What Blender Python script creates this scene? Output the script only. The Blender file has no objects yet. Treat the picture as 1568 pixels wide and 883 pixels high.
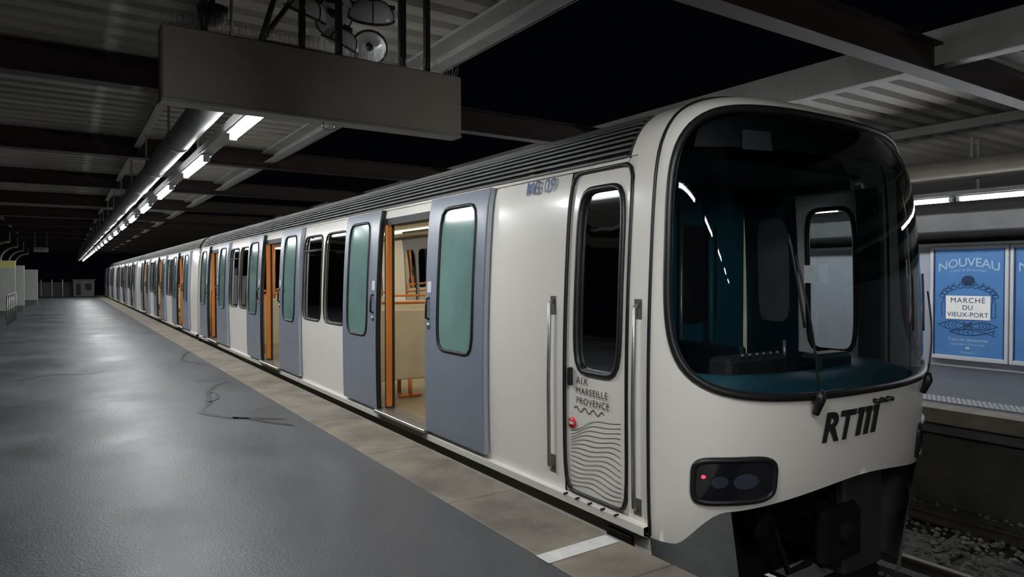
import bpy, math, random
from mathutils import Vector, Matrix
random.seed(7)
sc = bpy.context.scene
try:
    sc.view_settings.view_transform = 'Standard'
    sc.view_settings.look = 'None'
except Exception:
    pass

# ------------------------------------------------------------ materials
MATS = {}
def mat(name, col, rough=0.5, metal=0.0, emit=0.0, ecol=None, var=0.0, vscale=3.0, bump=0.0, bscale=60.0,
        rvar=0.0, coat=0.0, spec=0.5, col2=None, stretch=None):
    if name in MATS: return MATS[name]
    m = bpy.data.materials.new(name); m.use_nodes = True
    nt = m.node_tree; N = nt.nodes; L = nt.links
    b = N['Principled BSDF']
    b.inputs['Base Color'].default_value = (*col, 1)
    b.inputs['Roughness'].default_value = rough
    b.inputs['Metallic'].default_value = metal
    b.inputs['Specular IOR Level'].default_value = spec
    if coat: 
        b.inputs['Coat Weight'].default_value = coat
        b.inputs['Coat Roughness'].default_value = 0.12
    if emit:
        b.inputs['Emission Color'].default_value = (*(ecol or col), 1)
        b.inputs['Emission Strength'].default_value = emit
    tc = N.new('ShaderNodeTexCoord')
    src = tc.outputs['Object']
    if stretch:
        mp = N.new('ShaderNodeMapping'); mp.inputs['Scale'].default_value = stretch
        L.new(src, mp.inputs['Vector']); src = mp.outputs['Vector']
    if var or col2:
        n = N.new('ShaderNodeTexNoise'); n.inputs['Scale'].default_value = vscale
        n.inputs['Detail'].default_value = 8; n.inputs['Roughness'].default_value = 0.62
        L.new(src, n.inputs['Vector'])
        r = N.new('ShaderNodeValToRGB')
        r.color_ramp.elements[0].position = 0.35; r.color_ramp.elements[1].position = 0.68
        c2 = col2 or tuple(c*(1-var) for c in col)
        r.color_ramp.elements[0].color = (*c2, 1); r.color_ramp.elements[1].color = (*col, 1)
        L.new(n.outputs['Fac'], r.inputs['Fac']); L.new(r.outputs['Color'], b.inputs['Base Color'])
    if rvar:
        n2 = N.new('ShaderNodeTexNoise'); n2.inputs['Scale'].default_value = vscale*0.6; n2.inputs['Detail'].default_value = 6
        L.new(src, n2.inputs['Vector'])
        mr = N.new('ShaderNodeMapRange'); mr.inputs['From Min'].default_value = 0.3; mr.inputs['From Max'].default_value = 0.7
        mr.inputs['To Min'].default_value = rough-rvar; mr.inputs['To Max'].default_value = rough+rvar
        L.new(n2.outputs['Fac'], mr.inputs['Value']); L.new(mr.outputs['Result'], b.inputs['Roughness'])
    if bump:
        n3 = N.new('ShaderNodeTexNoise'); n3.inputs['Scale'].default_value = bscale; n3.inputs['Detail'].default_value = 4
        L.new(src, n3.inputs['Vector'])
        bp = N.new('ShaderNodeBump'); bp.inputs['Strength'].default_value = bump; bp.inputs['Distance'].default_value = 0.01
        L.new(n3.outputs['Fac'], bp.inputs['Height']); L.new(bp.outputs['Normal'], b.inputs['Normal'])
    MATS[name] = m
    return m

def glass(name, tint, ior=1.45, rough=0.02):
    m = bpy.data.materials.new(name); m.use_nodes = True
    nt = m.node_tree; N = nt.nodes; L = nt.links; N.clear()
    o = N.new('ShaderNodeOutputMaterial'); mx = N.new('ShaderNodeMixShader')
    t = N.new('ShaderNodeBsdfTransparent'); t.inputs['Color'].default_value = (*tint, 1)
    g = N.new('ShaderNodeBsdfGlossy'); g.inputs['Roughness'].default_value = rough
    f = N.new('ShaderNodeFresnel'); f.inputs['IOR'].default_value = ior
    L.new(f.outputs['Fac'], mx.inputs[0]); L.new(t.outputs[0], mx.inputs[1]); L.new(g.outputs[0], mx.inputs[2])
    L.new(mx.outputs[0], o.inputs['Surface'])
    return m

CREAM = mat('cream_paint', (0.82, 0.79, 0.72), 0.28, var=0.015, vscale=1.2, coat=0.35)
CREAM_IN = mat('cream_laminate', (0.68, 0.61, 0.45), 0.5, var=0.12)
LEAF = mat('blue_grey_paint', (0.20, 0.225, 0.27), 0.33, var=0.08, vscale=4, rvar=0.05)
LEAFEDGE = mat('blue_grey_edge', (0.42, 0.47, 0.55), 0.25, metal=0.5)
RUBBER = mat('black_rubber', (0.012, 0.012, 0.013), 0.42, var=0.3)
DARK = mat('dark_metal', (0.022, 0.022, 0.024), 0.6, var=0.4, vscale=8)
NOSEBLK = mat('nose_black_metal', (0.007, 0.0065, 0.006), 0.8, var=0.4, vscale=8, spec=.2)  # near-black, darker than the dark metal, for the nose underframe
UNDER = mat('under_grey', (0.17, 0.175, 0.17), 0.55, var=0.30, vscale=5)
TRAY = mat('tray_dark_grey', (0.075, 0.075, 0.075), 0.6, var=0.3)
ROOFM = mat('roof_grey', (0.06, 0.06, 0.058), 0.55, var=0.3)
LOUV = mat('louvre_grey', (0.065, 0.065, 0.061), 0.5, metal=0.2, var=0.3)
STEEL = mat('brushed_steel', (0.42, 0.42, 0.41), 0.32, metal=0.8, var=0.25, vscale=10)
ORANGE = mat('orange_paint', (0.62, 0.19, 0.025), 0.4, var=0.15)
LINO = mat('train_lino', (0.27, 0.21, 0.13), 0.5, var=0.25)
TEALG = mat('teal_frosted_glass', (0.195, 0.33, 0.30), 0.10, var=0.35, vscale=0.9, coat=0.7)
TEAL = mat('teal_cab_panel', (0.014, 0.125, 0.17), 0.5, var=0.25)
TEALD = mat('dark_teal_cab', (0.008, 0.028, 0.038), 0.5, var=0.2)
BROWN = mat('brown_cab_door', (0.30, 0.23, 0.15), 0.5, var=0.25)
GLASSW = glass('window_glass', (0.78, 0.82, 0.79), 1.55)
GLASSF = glass('windscreen_glass', (0.70, 0.75, 0.77), 1.32, 0.015)
GLASSS = mat('smoked_lens', (0.012, 0.012, 0.016), 0.07, var=0.1, coat=0.5)
REDL = mat('red_lamp', (0.5, 0.02, 0.02), 0.3, emit=1.3, ecol=(1, 0.06, 0.14))
WHITEL = mat('clear_lamp', (0.10, 0.11, 0.15), 0.12, metal=0.6, var=.1)
NAVY = mat('navy_letter', (0.02, 0.055, 0.21), 0.4, var=0.05)
INK = mat('black_letter', (0.02, 0.02, 0.02), 0.4, var=0.05)
GREYINK = mat('grey_print', (0.16, 0.16, 0.16), 0.5, var=0.05)
TUBE = mat('fluorescent_tube', (1, 1, 1), 0.4, emit=95, ecol=(0.96, 0.985, 1.0))
TUBE2 = mat('fluorescent_tube_dim', (1, 1, 1), 0.4, emit=48, ecol=(0.98, 0.985, 1.0))  # same tube, glow weakened to keep the opposite canopy darker
INLAMP = mat('train_lamp', (1, 1, 1), 0.4, emit=7.0, ecol=(1.0, 0.93, 0.75))

def asphalt():
    m = bpy.data.materials.new('wet_asphalt'); m.use_nodes = True
    nt = m.node_tree; N = nt.nodes; L = nt.links; b = N['Principled BSDF']
    tc = N.new('ShaderNodeTexCoord')
    a = N.new('ShaderNodeTexNoise'); a.inputs['Scale'].default_value = 0.6; a.inputs['Detail'].default_value = 9; a.inputs['Roughness'].default_value = 0.65
    L.new(tc.outputs['Object'], a.inputs['Vector'])
    r = N.new('ShaderNodeValToRGB'); r.color_ramp.elements[0].position = .36; r.color_ramp.elements[1].position = .66
    r.color_ramp.elements[0].color = (.062, .063, .068, 1); r.color_ramp.elements[1].color = (.105, .106, .114, 1)
    L.new(a.outputs['Fac'], r.inputs['Fac'])
    f = N.new('ShaderNodeTexNoise'); f.inputs['Scale'].default_value = 70; f.inputs['Detail'].default_value = 4
    L.new(tc.outputs['Object'], f.inputs['Vector'])
    mx = N.new('ShaderNodeMixRGB'); mx.blend_type = 'MULTIPLY'; mx.inputs['Fac'].default_value = .5
    L.new(r.outputs['Color'], mx.inputs[1])
    r2 = N.new('ShaderNodeValToRGB'); r2.color_ramp.elements[0].position = .38; r2.color_ramp.elements[1].position = .62
    r2.color_ramp.elements[0].color = (.45, .45, .45, 1)
    L.new(f.outputs['Fac'], r2.inputs['Fac']); L.new(r2.outputs['Color'], mx.inputs[2])
    sp = N.new('ShaderNodeTexVoronoi'); sp.inputs['Scale'].default_value = 1.1; L.new(tc.outputs['Object'], sp.inputs['Vector'])
    sr = N.new('ShaderNodeValToRGB'); sr.color_ramp.elements[0].position = .018; sr.color_ramp.elements[1].position = .035
    sr.color_ramp.elements[0].color = (1, 1, 1, 1); sr.color_ramp.elements[1].color = (0, 0, 0, 1)
    L.new(sp.outputs['Distance'], sr.inputs['Fac'])
    mx2 = N.new('ShaderNodeMixRGB'); mx2.inputs[2].default_value = (.20, .19, .18, 1)
    mm = N.new('ShaderNodeMath'); mm.operation = 'MULTIPLY'; mm.inputs[1].default_value = .7
    L.new(sr.outputs['Color'], mm.inputs[0]); L.new(mm.outputs[0], mx2.inputs['Fac'])
    L.new(mx.outputs[0], mx2.inputs[1]); L.new(mx2.outputs[0], b.inputs['Base Color'])
    mr = N.new('ShaderNodeMapRange'); mr.inputs['From Min'].default_value = .38; mr.inputs['From Max'].default_value = .62
    mr.inputs['To Min'].default_value = .40; mr.inputs['To Max'].default_value = .56
    L.new(a.outputs['Fac'], mr.inputs['Value']); L.new(mr.outputs['Result'], b.inputs['Roughness'])
    b.inputs['Specular IOR Level'].default_value = .38
    v = N.new('ShaderNodeTexVoronoi'); v.inputs['Scale'].default_value = 60
    L.new(tc.outputs['Object'], v.inputs['Vector'])
    bp = N.new('ShaderNodeBump'); bp.inputs['Strength'].default_value = .26; bp.inputs['Distance'].default_value = .005
    L.new(v.outputs['Distance'], bp.inputs['Height']); L.new(bp.outputs['Normal'], b.inputs['Normal'])
    return m
ASPH = asphalt()
CONC = mat('edge_concrete', (0.29, 0.255, 0.20), 0.6, col2=(0.125, 0.105, 0.082), vscale=1.9, bump=0.35, bscale=40, rvar=0.1)
CONC2 = mat('old_concrete', (0.075, 0.07, 0.066), 0.8, col2=(0.035, 0.034, 0.032), vscale=2, bump=0.4, bscale=30)
TILE = mat('far_platform_paving', (0.10, 0.10, 0.105), 0.45, var=0.3, vscale=2)
WHITEP = mat('white_line_paint', (0.80, 0.79, 0.76), 0.6, var=0.2, vscale=12)
YEL = mat('yellow_paint', (0.45, 0.38, 0.10), 0.6, var=0.3)
SHEET = mat('painted_roof_sheet', (0.35, 0.335, 0.30), 0.5, col2=(0.21, 0.20, 0.175), vscale=1.2, stretch=(0.4, 2, 1))
PURL = mat('grey_purlin', (0.27, 0.27, 0.25), 0.5, var=0.25, vscale=3)
REDB = mat('oxide_red_steel', (0.028, 0.013, 0.011), 0.55, var=0.4, vscale=2)
DUCT = mat('galvanised_duct', (0.36, 0.36, 0.35), 0.45, metal=0.15, var=0.2, vscale=3)
BOARD = mat('board_back_paint', (0.28, 0.245, 0.21), 0.55, col2=(0.235, 0.205, 0.178), vscale=1.5)
WALLW = mat('white_wall_panel', (0.40, 0.42, 0.48), 0.45, var=0.12, vscale=1)
FRAMEW = mat('white_frame', (0.65, 0.68, 0.72), 0.4, var=0.08)
PBLUE = mat('poster_blue', (0.065, 0.19, 0.43), 0.35, emit=0.06, ecol=(0.08, 0.28, 0.75), col2=(0.085, 0.225, 0.47), vscale=2)
PLIGHT = mat('poster_pale_ink', (0.42, 0.58, 0.74), 0.4, emit=0.06, var=0.05)
PWHITE = mat('poster_white', (0.85, 0.87, 0.85), 0.4, emit=0.12, var=0.03)
PDARK = mat('poster_ink', (0.02, 0.045, 0.12), 0.4, var=0.05)
STONE = mat('ballast_stone', (0.26, 0.25, 0.23), 0.85, col2=(0.08, 0.075, 0.07), vscale=9)
RAIL = mat('rail_steel', (0.28, 0.26, 0.24), 0.3, metal=0.9, var=0.3)
BLACKM = mat('black_mount', (0.012, 0.012, 0.013), 0.5, var=0.2)
LAMPW = mat('projector_enamel', (0.72, 0.72, 0.72), 0.22, var=0.10, coat=.4)
TAR = mat('tar_crack', (0.012, 0.012, 0.013), 0.5, var=0.3, vscale=20)

# ------------------------------------------------------------ mesh builder
def empty(name, loc=(0, 0, 0)):
    e = bpy.data.objects.new(name, None); e.location = loc; e.empty_display_size = 0.1
    sc.collection.objects.link(e); return e

class B:
    def __init__(s): s.v = []; s.f = []; s.fm = []; s.sm = []; s.mats = []
    def mi(s, m):
        if m not in s.mats: s.mats.append(m)
        return s.mats.index(m)
    def add(s, vs, fs, m, smooth=False):
        o = len(s.v); s.v += [tuple(p) for p in vs]; k = s.mi(m)
        for f in fs:
            s.f.append([o+i for i in f]); s.fm.append(k); s.sm.append(smooth)
    def box(s, x0, x1, y0, y1, z0, z1, m, bev=0.0):
        if bev <= 0:
            vs = [(x, y, z) for z in (z0, z1) for y in (y0, y1) for x in (x0, x1)]
            s.add(vs, [(0, 2, 3, 1), (4, 5, 7, 6), (0, 1, 5, 4), (2, 6, 7, 3), (0, 4, 6, 2), (1, 3, 7, 5)], m); return
        b = bev; vs = []; 
        idx = {}
        for sx in (0, 1):
            for sy in (0, 1):
                for sz in (0, 1):
                    X = (x0, x1)[sx]; Y = (y0, y1)[sy]; Z = (z0, z1)[sz]
                    ix = b*(1-2*sx); iy = b*(1-2*sy); iz = b*(1-2*sz)
                    for k, p in enumerate(((X, Y+iy, Z+iz), (X+ix, Y, Z+iz), (X+ix, Y+iy, Z))):
                        idx[(sx, sy, sz, k)] = len(vs); vs.append(p)
        F = []
        for a in (0, 1):
            F.append([idx[(a, 0, 0, 0)], idx[(a, 1, 0, 0)], idx[(a, 1, 1, 0)], idx[(a, 0, 1, 0)]])
            F.append([idx[(0, a, 0, 1)], idx[(1, a, 0, 1)], idx[(1, a, 1, 1)], idx[(0, a, 1, 1)]])
            F.append([idx[(0, 0, a, 2)], idx[(1, 0, a, 2)], idx[(1, 1, a, 2)], idx[(0, 1, a, 2)]])
        for a in (0, 1):
            for c in (0, 1):
                F.append([idx[(a, c, 0, 0)], idx[(a, c, 1, 0)], idx[(a, c, 1, 1)], idx[(a, c, 0, 1)]])
                F.append([idx[(a, 0, c, 0)], idx[(a, 1, c, 0)], idx[(a, 1, c, 2)], idx[(a, 0, c, 2)]])
                F.append([idx[(0, a, c, 1)], idx[(1, a, c, 1)], idx[(1, a, c, 2)], idx[(0, a, c, 2)]])
                for d in (0, 1):
                    F.append([idx[(a, c, d, 0)], idx[(a, c, d, 1)], idx[(a, c, d, 2)]])
        s.add(vs, F, m)
    def grid(s, fn, us, vs_, m, smooth=True):
        pts = [fn(u, v) for u in us for v in vs_]; n = len(vs_)
        fs = [(i*n+j, (i+1)*n+j, (i+1)*n+j+1, i*n+j+1) for i in range(len(us)-1) for j in range(n-1)]
        s.add(pts, fs, m, smooth)
    def tube(s, pts, r, m, seg=8, closed=False, cap=True):
        pts = [Vector(p) for p in pts]; n = len(pts); V = []; up = None
        for i, p in enumerate(pts):
            a = pts[(i-1) % n] if (closed or i > 0) else p
            c = pts[(i+1) % n] if (closed or i < n-1) else p
            t = (c-a)
            if t.length < 1e-9: t = Vector((0, 0, 1))
            t.normalize()
            if up is None:
                up = Vector((0, 0, 1)) if abs(t.z) < 0.9 else Vector((1, 0, 0))
            up = (up - t*up.dot(t))
            if up.length < 1e-6: up = t.orthogonal()
            up.normalize()
            sd = t.cross(up)
            rr = r[i] if isinstance(r, (list, tuple)) else r
            for k in range(seg):
                an = 2*math.pi*k/seg
                V.append(p + up*math.cos(an)*rr + sd*math.sin(an)*rr)
        F = []
        for i in range(n if closed else n-1):
            for k in range(seg):
                j = (i+1) % n; k2 = (k+1) % seg
                F.append((i*seg+k, j*seg+k, j*seg+k2, i*seg+k2))
        if cap and not closed:
            F.append(tuple(range(seg))); F.append(tuple((n-1)*seg+k for k in range(seg)))
        s.add(V, F, m, True)
    def obj(s, name, parent=None, doubles=False, loc=None):
        me = bpy.data.meshes.new(name); me.from_pydata(s.v, [], s.f)
        for m in s.mats: me.materials.append(m)
        me.polygons.foreach_set('material_index', s.fm); me.polygons.foreach_set('use_smooth', s.sm)
        import bmesh
        bm = bmesh.new(); bm.from_mesh(me)
        if doubles: bmesh.ops.remove_doubles(bm, verts=bm.verts, dist=0.0008)
        bmesh.ops.recalc_face_normals(bm, faces=bm.faces)
        bm.to_mesh(me); bm.free()
        o = bpy.data.objects.new(name, me); sc.collection.objects.link(o)
        if parent: o.parent = parent
        return o

def frange(a, b, n): return [a+(b-a)*i/n for i in range(n+1)]

def text_geo(body, size, shear=0.0, bold=0.0, align='CENTER', spacing=1.0):
    c = bpy.data.curves.new('t', 'FONT'); c.body = body; c.size = size; c.shear = shear; c.offset = bold
    c.align_x = align; c.space_character = spacing; c.resolution_u = 3
    o = bpy.data.objects.new('t', c); sc.collection.objects.link(o)
    bpy.context.view_layer.update()
    dg = bpy.context.evaluated_depsgraph_get()
    me = bpy.data.meshes.new_from_object(o.evaluated_get(dg))
    vs = [(v.co.x, v.co.y) for v in me.vertices]; fs = [list(p.vertices) for p in me.polygons]
    bpy.data.objects.remove(o); bpy.data.meshes.remove(me)
    return vs, fs

# ------------------------------------------------------------ train profile
XC = 4.13; YS = 2.86; NP = 2.3
PR = [(-0.02,1.285,.44),(.04,1.29,.47),(.3,1.30,.54),(.8,1.305,.575),(1.2,1.30,.57),(1.6,1.285,.545),(2.0,1.26,.50),(2.24,1.22,.455),
      (2.40,1.14,.39),(2.50,1.03,.32),(2.575,.86,.24),(2.625,.62,.15),(2.65,.32,.07),(2.655,0,0)]
TB = []
for i in range(len(PR)-1):
    p0 = PR[max(i-1, 0)]; p1 = PR[i]; p2 = PR[i+1]; p3 = PR[min(i+2, len(PR)-1)]
    for k in range(30):
        t = k/30
        TB.append(tuple(0.5*((2*p1[j])+(-p0[j]+p2[j])*t+(2*p0[j]-5*p1[j]+4*p2[j]-p3[j])*t*t+(-p0[j]+3*p1[j]-3*p2[j]+p3[j])*t**3) for j in range(3)))
TB.append(PR[-1])
CUM = [0]
for i in range(1, len(TB)):
    CUM.append(CUM[-1]+math.hypot(TB[i][0]-TB[i-1][0], TB[i][1]-TB[i-1][1]))
VT = CUM[-1]
import bisect
def prof(v):
    v = min(max(v, 0), VT); i = min(max(bisect.bisect_right(CUM, v)-1, 0), len(TB)-2)
    t = (v-CUM[i])/max(CUM[i+1]-CUM[i], 1e-9)
    return tuple(TB[i][j]*(1-t)+TB[i+1][j]*t for j in range(3))
def vz(z):
    for i in range(len(TB)-1):
        if TB[i+1][0] >= z:
            t = (z-TB[i][0])/max(TB[i+1][0]-TB[i][0], 1e-9); return CUM[i]+(CUM[i+1]-CUM[i])*max(t, 0)
    return VT
def Wz(z): return prof(vz(z))[1]

def P0(th, v):
    z, W, D = prof(v); c = math.cos(th); s = math.sin(th)
    r = (abs(c)**NP+abs(s)**NP)**(-1/NP)
    return Vector((XC-W*r*c, YS-D*r*s, z))
def P(th, v, off=0.0):
    p = P0(th, v)
    if off:
        e = 0.01
        a = P0(th+e, v)-P0(th-e, v); b = P0(th, min(v+e, VT-.001))-P0(th, max(v-e, 0))
        n = a.cross(b)
        if n.length > 1e-9:
            n.normalize()
            if n.dot(p-Vector((XC, YS+.6, 1.2))) < 0: n = -n
            p = p+n*off
    return p
def S(y, z, off=0.0, side=-1):   # side surface
    return Vector((XC+side*(Wz(z)+off), y, z))

train = empty('metro_train')

def ring(bd, fn, o, inn, ex, m, nb=10, ns=10, steps=3, ofun=None, close=None):
    u0, u1, v0, v1 = o; a0, a1, b0, b1 = inn
    cu = (a0+a1)/2; cv = (b0+b1)/2; hu = (a1-a0)/2; hv = (b1-b0)/2
    pts = []
    for i in range(nb): pts.append((u0+(u1-u0)*i/nb, v0))
    for i in range(ns): pts.append((u1, v0+(v1-v0)*i/ns))
    for i in range(nb): pts.append((u1-(u1-u0)*i/nb, v1))
    for i in range(ns): pts.append((u0, v1-(v1-v0)*i/ns))
    V = []; n = len(pts)
    for (u, v) in pts:
        nu = (u-cu)/(u1-cu if u > cu else cu-u0); nv = (v-cv)/(v1-cv if v > cv else cv-v0)
        c, s_ = math.cos(math.atan2(nv, nu)), math.sin(math.atan2(nv, nu))
        r = (abs(c)**ex+abs(s_)**ex)**(-1/ex)
        iu = cu+hu*r*c; iv = cv+hv*r*s_
        if ofun: u, v = ofun(u, v)
        for k in range(steps+1):
            t = k/steps; V.append(fn(iu+(u-iu)*t, iv+(v-iv)*t))
    F = []
    for i in range(n):
        j = (i+1) % n
        for k in range(steps): F.append((i*(steps+1)+k, j*(steps+1)+k, j*(steps+1)+k+1, i*(steps+1)+k+1))
    bd.add(V, F, m, True)
def outline(inn, ex, n=48):
    a0, a1, b0, b1 = inn; cu = (a0+a1)/2; cv = (b0+b1)/2; hu = (a1-a0)/2; hv = (b1-b0)/2; out = []
    for i in range(n):
        a = 2*math.pi*i/n; 
        c, s_ = math.cos(a), math.sin(a); r = (abs(c)**ex+abs(s_)**ex)**(-1/ex)
        out.append((cu+hu*r*c, cv+hv*r*s_))
    return out
def patch(bd, fn, inn, ex, m, n=48, rings=6):
    ol = outline(inn, ex, n); cu = (inn[0]+inn[1])/2; cv = (inn[2]+inn[3])/2
    V = [fn(cu, cv)]; F = []
    for k in range(1, rings+1):
        for (u, v) in ol: V.append(fn(cu+(u-cu)*k/rings, cv+(v-cv)*k/rings))
    for i in range(n):
        j = (i+1) % n; F.append((0, 1+i, 1+j))
        for k in range(rings-1):
            F.append((1+k*n+i, 1+(k+1)*n+i, 1+(k+1)*n+j, 1+k*n+j))
    bd.add(V, F, m, True)

# ---------------- cab front shell
def sstep(a, b, x):
    t = min(max((x-a)/(b-a), 0), 1); return t*t*(3-2*t)
def zb(th):
    d = math.degrees(min(th, math.pi-th))
    return -0.015+0.20*sstep(18, 40, d)+0.10*sstep(38, 90, d)
WS = (math.radians(12), math.radians(168), vz(.815), vz(2.50))
front = B()
v0 = 0.0
def ofun(u, v):
    if abs(v-v0) < 1e-6: return (u, vz(zb(u)))
    return (u, v)
ring(front, lambda a, b: P(a, b), (0, math.pi, v0, VT-0.002), WS, 4.0, CREAM, nb=72, ns=36, steps=12, ofun=ofun)
front.grid(lambda a, t: (P(a, vz(zb(a))) + Vector((0, 0.12*t, 0.02*t))), frange(0.02, math.pi-.02, 60), [0, 1], UNDER)
front.obj('cab_front_shell', train, doubles=True)
ws = B()
patch(ws, lambda a, b: P(a, b, -0.004), WS, 4.0, GLASSF, n=96, rings=12)
ws.obj('windscreen', train)
gk = B()
ol = outline(WS, 4.0, 140)
gk.tube([P(a, b, 0.002) for a, b in ol], 0.025, RUBBER, 8, closed=True)
gk.grid(lambda a, v: P(a, v, -.05), frange(.42, math.pi-.42, 40), frange(vz(2.26), vz(2.52), 8), BLACKM)
gk.grid(lambda a, v: P(a, v, -.035), [.80, .90, 1.0], [vz(2.24), vz(2.37)], mat('cab_label', (.07, .08, .085), .5, var=.1))
gk.obj('windscreen_gasket', train)
sm = B()
sm.tube([P0(0.0, v)+Vector((-.004, 0, 0)) for v in frange(0.02, VT*0.93, 50)], 0.011, RUBBER, 6)
sm.tube([P0(math.pi, v)+Vector((.004, 0, 0)) for v in frange(0.02, VT*0.93, 50)], 0.011, RUBBER, 6)
sm.obj('cab_seam', train)

# headlights
def headlight(a0, a1, nm, flip):
    h = B(); inn = (math.radians(a0), math.radians(a1), vz(.245), vz(.485))
    patch(h, lambda a, b: P(a, b, 0.014), inn, 5, GLASSS, 40, 6)
    h.tube([P(a, b, 0.006) for a, b in outline(inn, 5, 60)], 0.018, RUBBER, 8, closed=True)
    d = a1-a0
    for k, (f, mm, rr) in enumerate(((.14, REDL, .016), (.66, WHITEL, .045), (.35, WHITEL, .034))):
        if flip: f = 1-f
        cen = (math.radians(a0+d*f), vz(.365))
        if k == 0: inn2 = (cen[0]-.016, cen[0]+.016, cen[1]-.011+.03, cen[1]+.011+.03)
        else: inn2 = (cen[0]-rr*1.6, cen[0]+rr*1.6, cen[1]-rr, cen[1]+rr)
        patch(h, lambda a, b: P(a, b, 0.017+.001*k), inn2, 2, mm, 20, 3)
    h.obj(nm, train)
headlight(26, 54.5, 'headlight_near', False)
headlight(125.5, 154, 'headlight_far', True)

# logo on front
def on_front(vs, fs, th0, z0, m, nm, off=0.012):
    b = B()
    def f(x, y):
        th = th0; e = .02
        dl = (P0(th+e, vz(z0))-P0(th-e, vz(z0))).length/(2*e)
        return P(th0+x/dl, vz(z0+y), off)
    b.add([f(x, y) for x, y in vs], fs, m); b.obj(nm, train)
vs, fs = text_geo('RT', 0.235, shear=0.22, bold=0.008, align='LEFT', spacing=0.95)
xm = max(v[0] for v in vs)
on_front([(v[0]-0.31, v[1]) for v in vs], fs, math.radians(83), 0.545, INK, 'front_logo_letters')
mv = []; mf = []
def slbar(x0, x1, y0, y1):
    k = len(mv); 
    for (x, y) in ((x0, y0), (x1, y0), (x1, y1), (x0, y1)): mv.append((x+.24*y, y))
    mf.append((k, k+1, k+2, k+3))
for i in range(3):
    x = xm-0.31-0.005+i*0.083
    slbar(x, x+.050, 0, .17); slbar(x-.022, x, .135, .17)
on_front(mv, mf, math.radians(83), 0.545, INK, 'front_logo_bars')

# wipers
wp = B()
def wiper(th, thtop, z0, z1):
    pts = [P(th+(thtop-th)*t, vz(z0+(z1-z0)*t), 0.05+0.02*math.sin(math.pi*t)) for t in frange(0, 1, 10)]
    wp.tube(pts, 0.006, RUBBER, 6)
    wp.tube([P(thtop-.02+(th-thtop)*t*.6, vz(z1+.12-(z1-z0)*t*.65), 0.03) for t in frange(0, 1, 8)], 0.007, RUBBER, 6)
    wp.tube([P(th, vz(z0+.05), .06), P(th, vz(z0), .06), P(th, vz(z0-.09), 0.03)], [0.018, .03, .02], RUBBER, 8)
wiper(math.radians(66), math.radians(59), .81, 1.62)
wiper(math.radians(122), math.radians(126), .81, 1.40)
wp.tube([P(math.radians(92), vz(.74), .03), P(math.radians(99), vz(.74), .03)], .010, RUBBER, 8)
for t in (92, 95.5, 99): wp.tube([P(math.radians(t), vz(.74), 0), P(math.radians(t), vz(.74), .04)], .014, RUBBER, 8)
wp.obj('windscreen_wipers', train)

# ---------------- car bodies
ZL, ZD, ZT = .04, .10, 2.12
def panel(b, y0, y1, z0, z1, side, m, off=0.0, nz=None):
    nz = nz or max(2, int((z1-z0)/.12))
    b.grid(lambda y, z: S(y, z, off, side), [y0, y1], frange(z0, z1, nz), m)
def window(b, rub, gl, y0, y1, side, inn, ex=7, z0=ZL, z1=2.24, m=CREAM, g=GLASSW, off=0.0, goff=-.015, tr=.014):
    ring(b, lambda y, z: S(y, z, off, side), (y0, y1, z0, z1), inn, ex, m, nb=12, ns=16, steps=2)
    patch(gl, lambda y, z: S(y, z, off+goff, side), inn, ex, g, 40, 3)
    rub.tube([S(y, z, off+.002, side) for y, z in outline(inn, ex, 56)], tr, RUBBER, 6, closed=True)

def leaf(b, rub, gl, y0, y1, side, handle_at):
    off = 0.055
    if handle_at == 'hi': iy0, iy1 = y0+.17, y1-.26
    else: iy0, iy1 = y0+.26, y1-.17
    inn = (iy0, iy1, .86, 2.10)
    ring(b, lambda y, z: S(y, z, off, side), (y0+.012, y1-.012, .09, 2.21), inn, 8, LEAF, nb=12, ns=16, steps=2)
    patch(gl, lambda y, z: S(y, z, off-.006, side), inn, 8, TEALG, 40, 3)
    rub.tube([S(y, z, off, side) for y, z in outline(inn, 8, 56)], .016, RUBBER, 6, closed=True)
    zz = frange(.09, 2.21, 14)
    for yy in (y0, y1):
        s_ = 1 if yy == y0 else -1
        b.add([S(yy, z, o, side) for z in zz for o in (0.008, off-.01)]+[S(yy+s_*.012, z, off, side) for z in zz],
              [(2*i, 2*i+1, 2*i+3, 2*i+2) for i in range(14)]+[(2*i+1, 30+i, 31+i, 2*i+3) for i in range(14)], LEAFEDGE if handle_at != ('lo' if yy == y0 else 'hi') else RUBBER)
    b.add([S(y0, 2.21, .008, side), S(y1, 2.21, .008, side), S(y1, 2.21, off, side), S(y0, 2.21, off, side)], [(0, 1, 2, 3)], LEAFEDGE)
    b.add([S(y0, .09, .008, side), S(y1, .09, .008, side), S(y1, .09, off, side), S(y0, .09, off, side)], [(0, 1, 2, 3)], LEAFEDGE)
    hy = y1-.09 if handle_at == 'hi' else y0+.09
    rub.tube([S(hy, 1.12, off, side), S(hy, 1.13, off+.03, side), S(hy, 1.3, off+.03, side), S(hy, 1.31, off, side)], .012, RUBBER, 6)
    rub.tube([S(hy, 1.06, off+.002, side), S(hy, 1.06, off+.012, side)], .028, STEEL, 12)
    b.add([S(hy-.04, 1.36, off+.003, side), S(hy+.04, 1.36, off+.003, side), S(hy+.04, 1.46, off+.003, side), S(hy-.04, 1.46, off+.003, side)], [(0, 1, 2, 3)], FRAMEW)

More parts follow.
